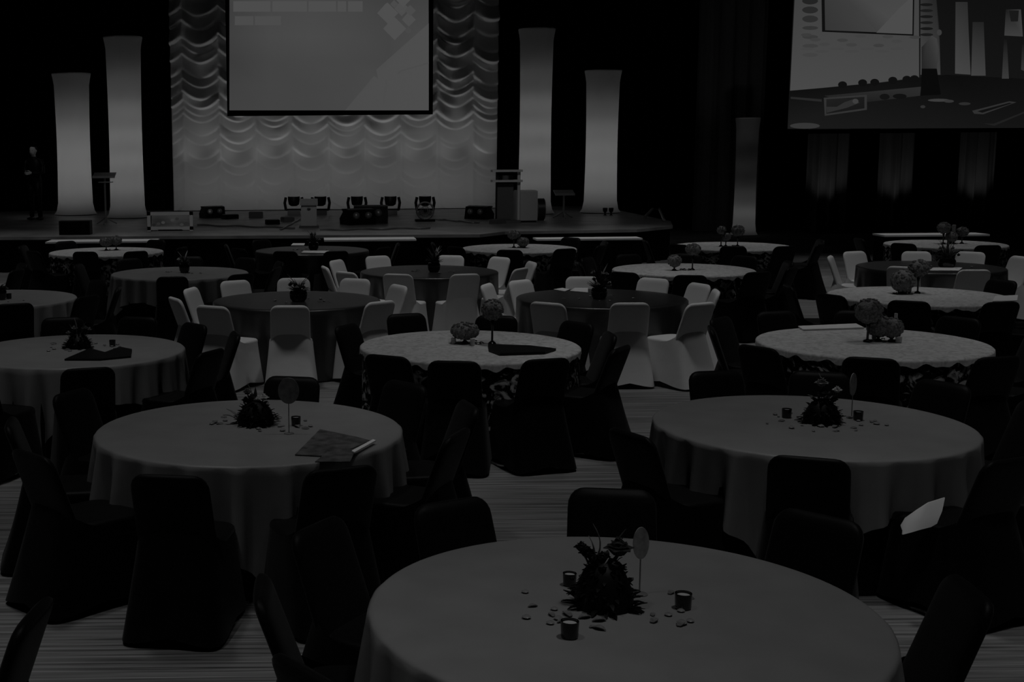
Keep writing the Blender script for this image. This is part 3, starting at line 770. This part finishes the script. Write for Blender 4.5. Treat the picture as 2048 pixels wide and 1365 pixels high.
# things lying on tables and seats
def slab(name, pts, z, h, m, label, cat, z2=None):
    n = len(pts); P_ = [atz(px_, py_, z) for px_, py_ in pts]; c = sum(P_, Vector((0, 0, 0)))/n
    b = MB(); b.add([(p.x-c.x, p.y-c.y, 0) for p in P_] + [(p.x-c.x, p.y-c.y, h if not z2 else z2[i]) for i, p in enumerate(P_)],
        [tuple(range(n))[::-1], tuple(range(n, 2*n))] + [(i, (i+1) % n, n+(i+1) % n, n+i) for i in range(n)])
    o = b.build(name, m, smooth=False); o.location = (c.x, c.y, z + .001); return tag(o, label, cat)
slab('brochure', [(590, 912), (640, 861), (712, 876), (742, 884), (690, 905), (650, 915)][::-1], TZ+.001, .006, M['brochure'], 'dark printed brochure lying near the edge of the second-row left silver table', 'brochure')
slab('brochure', [(630, 926), (655, 906), (712, 900), (700, 926)][::-1], TZ+.009, .005, M['brochure'], 'folded dark brochure overlapping the larger one, at the table edge', 'brochure')
slab('pen', [(703, 905), (746, 882), (752, 884), (709, 908)][::-1], TZ+.016, .008, M['white'], 'white pen lying across the dark brochures', 'pen')
slab('brochure', [(129, 722), (180, 700), (210, 708), (240, 697), (264, 702), (262, 716), (200, 722)][::-1], TZ+.001, .014, M['black'], 'dark folder lying on the third-row left-edge silver table', 'folder')
slab('folder', [(976, 693), (1060, 696), (1112, 702), (1090, 709), (1000, 712), (978, 704)][::-1], TZ+.006, .02, M['black'], 'dark folder lying on the third-row middle floral table', 'folder')
slab('paper_sheet', [(1596, 655), (1712, 650), (1728, 658), (1606, 662)][::-1], TZ+.006, .012, M['paper'], 'white paper stack at the far edge of the third-row right floral table', 'paper')
slab('paper_sheet', [(1107, 580), (1125, 577), (1140, 580), (1130, 584)][::-1], TZ+.001, .006, M['paper'], 'small white paper at the far edge of the fourth-row middle dark table, left one', 'paper')
slab('paper_sheet', [(1140, 583), (1150, 577), (1176, 577), (1176, 586)][::-1], TZ+.001, .006, M['paper'], 'white paper beside the bouquet of the fourth-row middle dark table', 'paper')
slab('paper_sheet', [(602, 507), (608, 503), (658, 503), (656, 508)][::-1], TZ+.001, .01, M['paper'], 'white paper at the near edge of the back-row left dark table', 'paper')
slab('paper_sheet', [(582, 492), (586, 488), (610, 488), (608, 492)][::-1], TZ+.001, .01, M['paper'], 'white paper at the far edge of the back-row left dark table', 'paper')
slab('paper_sheet', [(1858, 543), (1866, 537), (1925, 537), (1918, 543)][::-1], TZ+.001, .01, M['paper'], 'white paper at the near edge of the fifth-row far-right dark table', 'paper')
slab('paper_sheet', [(1985, 604), (1990, 594), (2036, 592), (2034, 603)][::-1], TZ+.006, .008, M['paper'], 'white paper at the right edge of the fourth-row right floral table', 'paper')
# curled napkin on a seat
b = MB(); rings = []
nb = [(1803, 1052), (1812, 1037), (1836, 1020), (1858, 1006), (1890, 996)]
nf = [(1806, 1070), (1822, 1066), (1842, 1060), (1862, 1055), (1874, 1048)]
Yn = 6.33
for i in range(5):
    p, q = at(*nb[i], Yn + .06), at(*nf[i], Yn); mid = (p+q)/2 + Vector((0, -.012, .0)); bk_ = Vector((0, .012, -.002))
    rings.append([q, mid, p, p + bk_, mid + bk_, q + bk_])
b.loft(rings); o = b.build('napkin', M['paper']); tag(o, 'curled white napkin resting on a black chair by the second-row right silver table', 'napkin')

# long white-topped tables before the stage
def long_table(xa, xb, py, label, depth=.6, dark=None):
    a, c = atz(xa, py, .76), atz(xb, py, .76); L = c.x - a.x
    o = thing('rectangular_table', label, 'table', ((a.x+c.x)/2, a.y, 0))
    MB().box((0, 0, .745), (L, depth, .03)).build('tabletop', M['white'], o, smooth=False)
    b = MB(); b.box((0, 0, .365), (L-.04, depth-.04, .73)).build('table_skirt', M['skirting'], o, smooth=False)
long_table(97, 312, 482, 'long white-topped table before the stage at far left')
long_table(648, 832, 478, 'long white-topped table before the middle of the stage')
long_table(1070, 1286, 477, 'long white-topped table before the right end of the stage', .45)
long_table(1757, 1980, 469, 'long white-topped table below the live video screen', .5)

# ------------------------------------------------------------------ things on the stage
def stand_at(px_, py_, z=SH): return atz(px_, py_, z)
def uplighter(px_, py_, s=1, label=''):
    p = stand_at(px_, py_); v = thing('moving_head_light', label, 'stage light', (p.x, p.y, SH), 0, 'moving head lights along the foot of the curtain')
    MB().box((0, 0, .06*s), (.32*s, .26*s, .12*s)).build('base', M['grey'], v, smooth=False)
    b = MB(); b.tube([(-.2*s, 0, .12*s), (-.23*s, 0, .3*s), (-.2*s, 0, .44*s)], .035*s); b.tube([(.2*s, 0, .12*s), (.23*s, 0, .3*s), (.2*s, 0, .44*s)], .035*s)
    b.box((0, 0, .13*s), (.42*s, .12*s, .05*s)); b.build('yoke', M['black'], v)
    MB().lathe([(.07*s, .22*s), (.13*s, .26*s), (.15*s, .38*s), (.15*s, .46*s)], 18).build('lamp_head', M['black'], v)
    lh = v.children[-1] if v.children[-1].name.startswith('lamp_head') else [c for c in v.children if c.name.startswith('lamp_head')][0]
    MB().lathe([(.12*s, .455*s), (.12*s, .47*s), (.02*s, .50*s)], 16).build('lens', M['lens'], lh)
for i, (px_, lb) in enumerate(((588, 'moving head light left of the white lectern'), (641, 'moving head light right behind the white lectern'), (714, 'moving head light behind the floor monitor'), (781, 'moving head light alone near the middle of the curtain'), (850, 'moving head light behind the round floor fan'))):
    uplighter(px_, 430, 1.0, lb)
# lectern
p = stand_at(618, 455); v = thing('lectern', 'pale slim lectern at the front of the stage', 'lectern', (p.x, p.y, SH))
MB().box((0, 0, .02), (.42, .4, .04)).build('base', M['grey'], v, smooth=False)
M['lectern'] = mat('lectern_panel', .62, .6, .2)
MB().box((0, 0, .27), (.33, .2, .5)).build('body', M['lectern'], v, smooth=False)
MB().box((0, -.02, .54), (.38, .3, .04), rx=radians(18)).build('reading_top', M['lectern'], v, smooth=False)
b = MB(); b.ball((0, -.115, .40), .04, 10, 6, .5); b.build('emblem', M['grey'], v)
# floor monitors, fan
def wedge(px_, py_, s, label, rz=0):
    p = stand_at(px_, py_); v = thing('floor_monitor', label, 'speaker', (p.x, p.y, SH), rz)
    b = MB(); pr = [(-.2, 0), (.2, 0), (.22, .12), (.02, .32), (-.14, .3)]
    rings = [[(x_*s*1.0, yy, 0) for x_, yy in ()] for _ in ()]
    L = [(-.3*s, a*s, c*s) for a, c in pr]; R_ = [(.3*s, a*s, c*s) for a, c in pr]
    b.loft([L, R_]); b.build('cabinet', M['black'], v, smooth=False)
    b = MB(); b.box((0, .13*s, .22*s), (.5*s, .02, .24*s), rx=radians(-45)); b.build('grille', M['dark_metal'], v, smooth=False)
    gr = [c for c in v.children if c.name.startswith('grille')][0]
    for sx in (-.14, .14):
        MB().ball((sx*s, -.165*s, .18*s), .075*s, 12, 8).build('driver', M['metal'], gr)
wedge(716, 449, 1.1, 'dark floor monitor wedge right of the lectern', .5); wedge(742, 446, 1.25, 'black floor monitor with round drivers, right of the other one', -.1)
p = stand_at(850, 443); v = thing('stage_fan', 'round floor fan standing on the stage right of the monitors', 'fan', (p.x, p.y, SH))
b = MB(); b.tube([(.19*cos(2*pi*i/24), 0, .24 + .19*sin(2*pi*i/24)) for i in range(25)], .022); b.build('rim', M['metal'], v)
b = MB(); b.tube([(.1*cos(2*pi*i/16), -.03, .24 + .1*sin(2*pi*i/16)) for i in range(17)], .008)
for i in range(12): b.tube([(0, -.04, .24), (.19*cos(i*pi/6), -.01, .24 + .19*sin(i*pi/6))], .004, 5)
gd = b.build('guard', M['metal'], v); MB().ball((0, -.05, .24), .045, 10, 6).build('hub', M['dark_metal'], gd)
MB().box((0, 0, .025), (.44, .24, .05)).build('base', M['black'], v, smooth=False)
wedge(958, 438, .95, 'grey floor monitor near the right end of the curtain', -.7); wedge(425, 436, .9, 'grey floor monitor near the left end of the curtain', .5)
# cables and small gear
for i, (px_, py_, w_, h_, lb) in enumerate(((512, 436, .34, .14, 'small dark equipment case left of the lectern, nearest the curtain'), (545, 449, .30, .10, 'low dark equipment box left of the lectern'), (575, 444, .26, .10, 'low dark pedal box beside the lectern'), (460, 438, .36, .10, 'low grey case behind the confidence monitor'), (1000, 447, .5, .08, 'low pale case beside the white cabinet'))):
    p = stand_at(px_, py_); v = thing('equipment_case', lb, 'case', (p.x, p.y, SH), .2*i)
    MB().box((0, 0, h_/2), (w_, .22, h_)).build('case_body', M['black' if i % 2 else 'grey'], v, smooth=False)
    MB().box((0, 0, h_ + .006), (w_*.9, .2, .012)).build('case_lid', M['grey'], v, smooth=False)
# cables on deck
rc = random.Random(8)
for i, (xa, ya, xb_, yb_, lb) in enumerate(((395, 452, 590, 458, 'pale cable running along the stage front left of the lectern'), (640, 462, 860, 458, 'pale cable running along the stage front right of the lectern'), (560, 462, 600, 440, 'pale cable snaking up to the lectern'), (870, 440, 960, 448, 'pale cable by the fan'))):
    a, c = atz(xa, ya, SH), atz(xb_, yb_, SH)
    pts = [a.lerp(c, t/20) + Vector((0, .15*sin(t*.9+i), .02)) for t in range(21)]
    tag(MB().tube(pts, .018, 6).build('stage_cable', M['metal']), lb, 'cable')
# confidence monitor
p0, p1 = atz(296, 462, SH), atz(386, 462, SH); Yc = (p0.y+p1.y)/2; p0.y = p1.y = Yc
v = thing('confidence_monitor', 'white-edged confidence monitor on the stage floor at left', 'monitor', ((p0.x+p1.x)/2, Yc, SH))
hh = at(340, 424, Yc).z - SH; ww = p1.x - p0.x
bpy.context.view_layer.update()
b = MB(); t_ = .07
b.box((0, 0, t_/2+.02), (ww, .06, t_)).box((0, 0, hh-t_/2), (ww, .06, t_)).box((-ww/2+t_/2, 0, hh/2), (t_, .06, hh)).box((ww/2-t_/2, 0, hh/2), (t_, .06, hh))
b.build('bezel', M['white'], v, smooth=False)
P = grid(303, 431, 379, 456, [[40, 38, 42, 44, 46, 42], [34, 30, 36, 46, 42, 40], [36, 26, 32, 40, 32, 34], [42, 36, 40, 44, 40, 38]])
for i in range(8): P.append((ell(308 + i*9.3, 450 - (i*37 % 17)*.8, 4, 3, 8), 26 + (i*13 % 28)))
world_child(painted('picture', P, Yc + .0, v)); 
MB().box((0, .05, hh/2), (ww-.02, .05, hh-.03)).build('casing', M['black'], v, smooth=False)
MB().box((0, .12, .015), (.5, .3, .03)).build('foot', M['black'], v, smooth=False)

# clear lecterns / music stands
def music_stand(pxb, pyb, py_top, label, w_=.5, m='metal', shelf=2):
    p = stand_at(pxb, pyb); topz = at(pxb, py_top, p.y).z - SH
    v = thing('music_stand', label, 'stand', (p.x, p.y, SH))
    MB().tube([(0, 0, .03), (0, 0, topz-.08)], .022).build('pole', M[m], v)
    for k in range(3):
        a = k*2.094 + .5; MB().tube([(0, 0, .16), (.16*cos(a), .16*sin(a), .06), (.26*cos(a), .26*sin(a), .012)], .014).build('leg', M[m], v)
    b = MB(); b.box((0, 0, topz-.06), (w_, .30, .02), rx=radians(18)); b.box((0, -.14, topz-.1), (w_, .03, .05)); b.build('desk', M[m], v, smooth=False)
    if shelf > 1:
        MB().box((.02, .02, topz-.22), (w_*.62, .2, .02)).build('shelf', M[m], v, smooth=False)
    return v
music_stand(212, 449, 345, 'pale music stand between the two left fabric columns', .5)
music_stand(1127, 437, 380, 'low music stand with a pale desk between the two right fabric columns', .45, 'metal', 1)
# tall open frame stand right of curtain
p = stand_at(1012, 446); topz = at(1012, 340, p.y).z - SH
v = thing('equipment_rack', 'tall open rack right of the curtain with gear on top', 'rack', (p.x, p.y, SH))
for sx in (-.22, .27): MB().tube([(sx, 0, 0), (sx, 0, topz)], .035 if sx > 0 else .02).build('post', M['white' if sx > 0 else 'dark_metal'], v)
for zz in (topz-.02, topz-.24): MB().box((0, 0, zz), (.66, .3, .045)).build('shelf', M['white'], v, smooth=False)
MB().box((0, 0, .03), (.6, .36, .06)).build('base', M['grey'], v, smooth=False)
for i in range(3): MB().box((-.15+i*.12, 0, topz-.17), (.09, .18, .09)).build('device', M['grey' if i % 2 else 'black'], v, smooth=False)
b = MB(); b.box((-.02, .06, (topz-.3)/2+.02), (.36, .04, topz-.34)); b.build('rear_panel', M['grey'], v, smooth=False)
# white cabinet + drum
p = stand_at(1050, 444); v = thing('white_cabinet', 'white upright cabinet before the tall right fabric column', 'cabinet', (p.x, p.y, SH))
h_ = at(1050, 382, p.y).z - SH
b = MB(); b.box((0, 0, h_/2+.02), (.48, .4, h_-.04)); o = b.build('body', M['lectern'], v, smooth=False)
MB().box((0, 0, h_), (.44, .36, .03)).build('top_panel', M['white'], v, smooth=False)
MB().box((0, 0, .02), (.44, .36, .04)).build('plinth', M['black'], v, smooth=False)
p = stand_at(1080, 441); v = thing('drum_case', 'round dark case leaning beside the white cabinet', 'case', (p.x, p.y, SH))
b = MB(); rings = [[(xx, .28*cos(2*pi*j/24)*.8, .25 + .25*sin(2*pi*j/24)) for j in range(24)] for xx in (-.08, .08)]; b.loft(rings); b.build('case_body', M['dark_metal'], v)
MB().tube([(.085, .2*cos(2*pi*j/20), .25+.22*sin(2*pi*j/20)) for j in range(21)], .012, 6).build('rim', M['metal'], v)
for px_, lb in ((1210, 'black goblet-shaped stand before the right-end column, left one'), (1222, 'black goblet-shaped stand before the right-end column, right one')):
    p = stand_at(px_, 431); v = thing('microphone_cup', lb, 'cup', (p.x, p.y, SH))
    MB().lathe([(.05, 0), (.02, .02), (.02, .07)], 14).build('stem', M['black'], v); MB().lathe([(.03, .07), (.05, .1), (.06, .17), (.05, .18)], 14).build('bowl', M['black'], v)
a, c, d_ = atz(1290, 438, SH), atz(1318, 434, SH), atz(1328, 444, SH)
tag(MB().tube([a + Vector((0, 0, .05)), a.lerp(c, .5) + Vector((0, 0, .2)), c + Vector((0, 0, .18)), d_ + Vector((0, 0, .04))], .03, 8).build('stage_handrail', M['metal']), 'small curved metal rail at the right end of the stage', 'rail')
# black loudspeaker at left before stage
p = atz(142, 473, SH-.0); v = thing('stage_loudspeaker', 'black loudspeaker box at the left end of the stage front', 'speaker', (p.x, 26.0, SH))
MB().box((0, 0, .14), (.62, .3, .28)).build('cabinet', M['black'], v, smooth=False); MB().box((0, -.16, .14), (.56, .02, .23)).build('grille', M['black_frame'], v, smooth=False)

# ------------------------------------------------------------------ the person standing at far left
pp = stand_at(72, 441); hz = at(76, 292, pp.y).z - SH; k = hz / 1.75
man = thing('person', 'person in dark clothes standing at far left with hands together', 'person', (pp.x, pp.y, SH), radians(-20))
man.scale = (k, k, k)
def body_mesh():
    b = MB()
    def ring(c, rx, ry, n=20): return [(c[0]+rx*cos(2*pi*j/n), c[1]+ry*sin(2*pi*j/n), c[2]) for j in range(n)]
    b.loft([ring((0, 0, .86), .17, .12), ring((0, 0, .95), .18, .13), ring((0, 0, 1.08), .165, .115), ring((0, 0, 1.22), .19, .125), ring((0, 0, 1.36), .21, .12), ring((0, 0, 1.44), .17, .09), ring((0, 0, 1.475), .075, .065), ring((0, .0, 1.50), .06, .06)])
    for sx in (-1, 1):
        b.tube([(sx*.09, 0, .92), (sx*.10, -.01, .70), (sx*.105, -.01, .48), (sx*.11, .01, .28), (sx*.115, .02, .09)], [.105, .095, .07, .065, .055], 14)
        b.tube([(sx*.19, 0, 1.42), (sx*.235, .0, 1.28), (sx*.25, -.01, 1.14), (sx*.19, -.14, 1.10), (sx*.08, -.24, 1.12)], [.065, .058, .05, .045, .038], 12)
    return b
body_mesh().build('suit', M['black'], man, smooth='all')
b = MB()
def hring(c, rx, ry, n=20): return [(c[0]+rx*cos(2*pi*j/n), c[1]+ry*sin(2*pi*j/n), c[2]) for j in range(n)]
b.loft([hring((0, .0, 1.48), .055, .055), hring((0, 0, 1.53), .052, .055), hring((0, -.02, 1.545), .05, .07), hring((0, -.02, 1.57), .062, .085), hring((0, -.01, 1.62), .074, .095), hring((0, -.005, 1.67), .077, .097), hring((0, 0, 1.71), .07, .088), hring((0, 0, 1.74), .045, .055)])
b.add([(-.012, -.098, 1.61), (.012, -.098, 1.61), (0, -.125, 1.605), (0, -.098, 1.655)], [(0, 1, 2), (0, 2, 3), (1, 3, 2)])
for sx in (-1, 1): b.ball((sx*.078, 0, 1.63), .018, 8, 6, 1.5)
head = b.build('head', M['skin'], man, smooth='all')
b = MB(); b.loft([hring((0, .02, 1.66), .081, .09), hring((0, .015, 1.70), .08, .092), hring((0, .01, 1.735), .062, .075), hring((0, .01, 1.755), .03, .035)]); b.build('hair', M['black'], head, smooth='all')
b = MB(); 
for sx in (-1, 1):
    b.ball((sx*.03, -.095, 1.645), .008, 8, 6)
b.build('eye', M['black'], head)
MB().box((0, -.105, 1.575), (.045, .006, .008)).build('mouth', M['dark_flower'], head)
for sx in (-1, 1):
    b = MB(); b.loft([[(sx*(.085-.03*t)+ .028*cos(2*pi*j/12)*(1-.1*t), -.235 - .055*t + .0, 1.12+.02*sin(2*pi*j/12)*1.4) for j in range(12)] for t in (0, .6, 1.3)])
    for q in range(4):
        zz = 1.145 - q*.018; b.tube([(sx*.06, -.29, zz), (sx*.02, -.325, zz-.003), (-sx*.025, -.33, zz-.008)], [.010, .009, .007], 8)
    b.tube([(sx*.07, -.26, 1.15), (sx*.04, -.29, 1.175), (sx*.015, -.31, 1.18)], [.011, .010, .008], 8)
    b.build('hand', M['skin'], man, smooth='all')
for sx in (-1, 1):
    b = MB(); b.loft([[(sx*.115+.045*cos(2*pi*j/14), .05 - .0*0 + yy + .0, .045 + .04*sin(2*pi*j/14)*s_) for j in range(14)] for yy, s_ in ((.03, 1), (-.08, 1), (-.17, .7), (-.2, .4))]); b.build('shoe', M['black'], man, smooth='all')
spot((pp.x+.3, pp.y-4, 6.5), (pp.x, pp.y, SH+1.5), 800, 16, .1, .8, 'face_light')
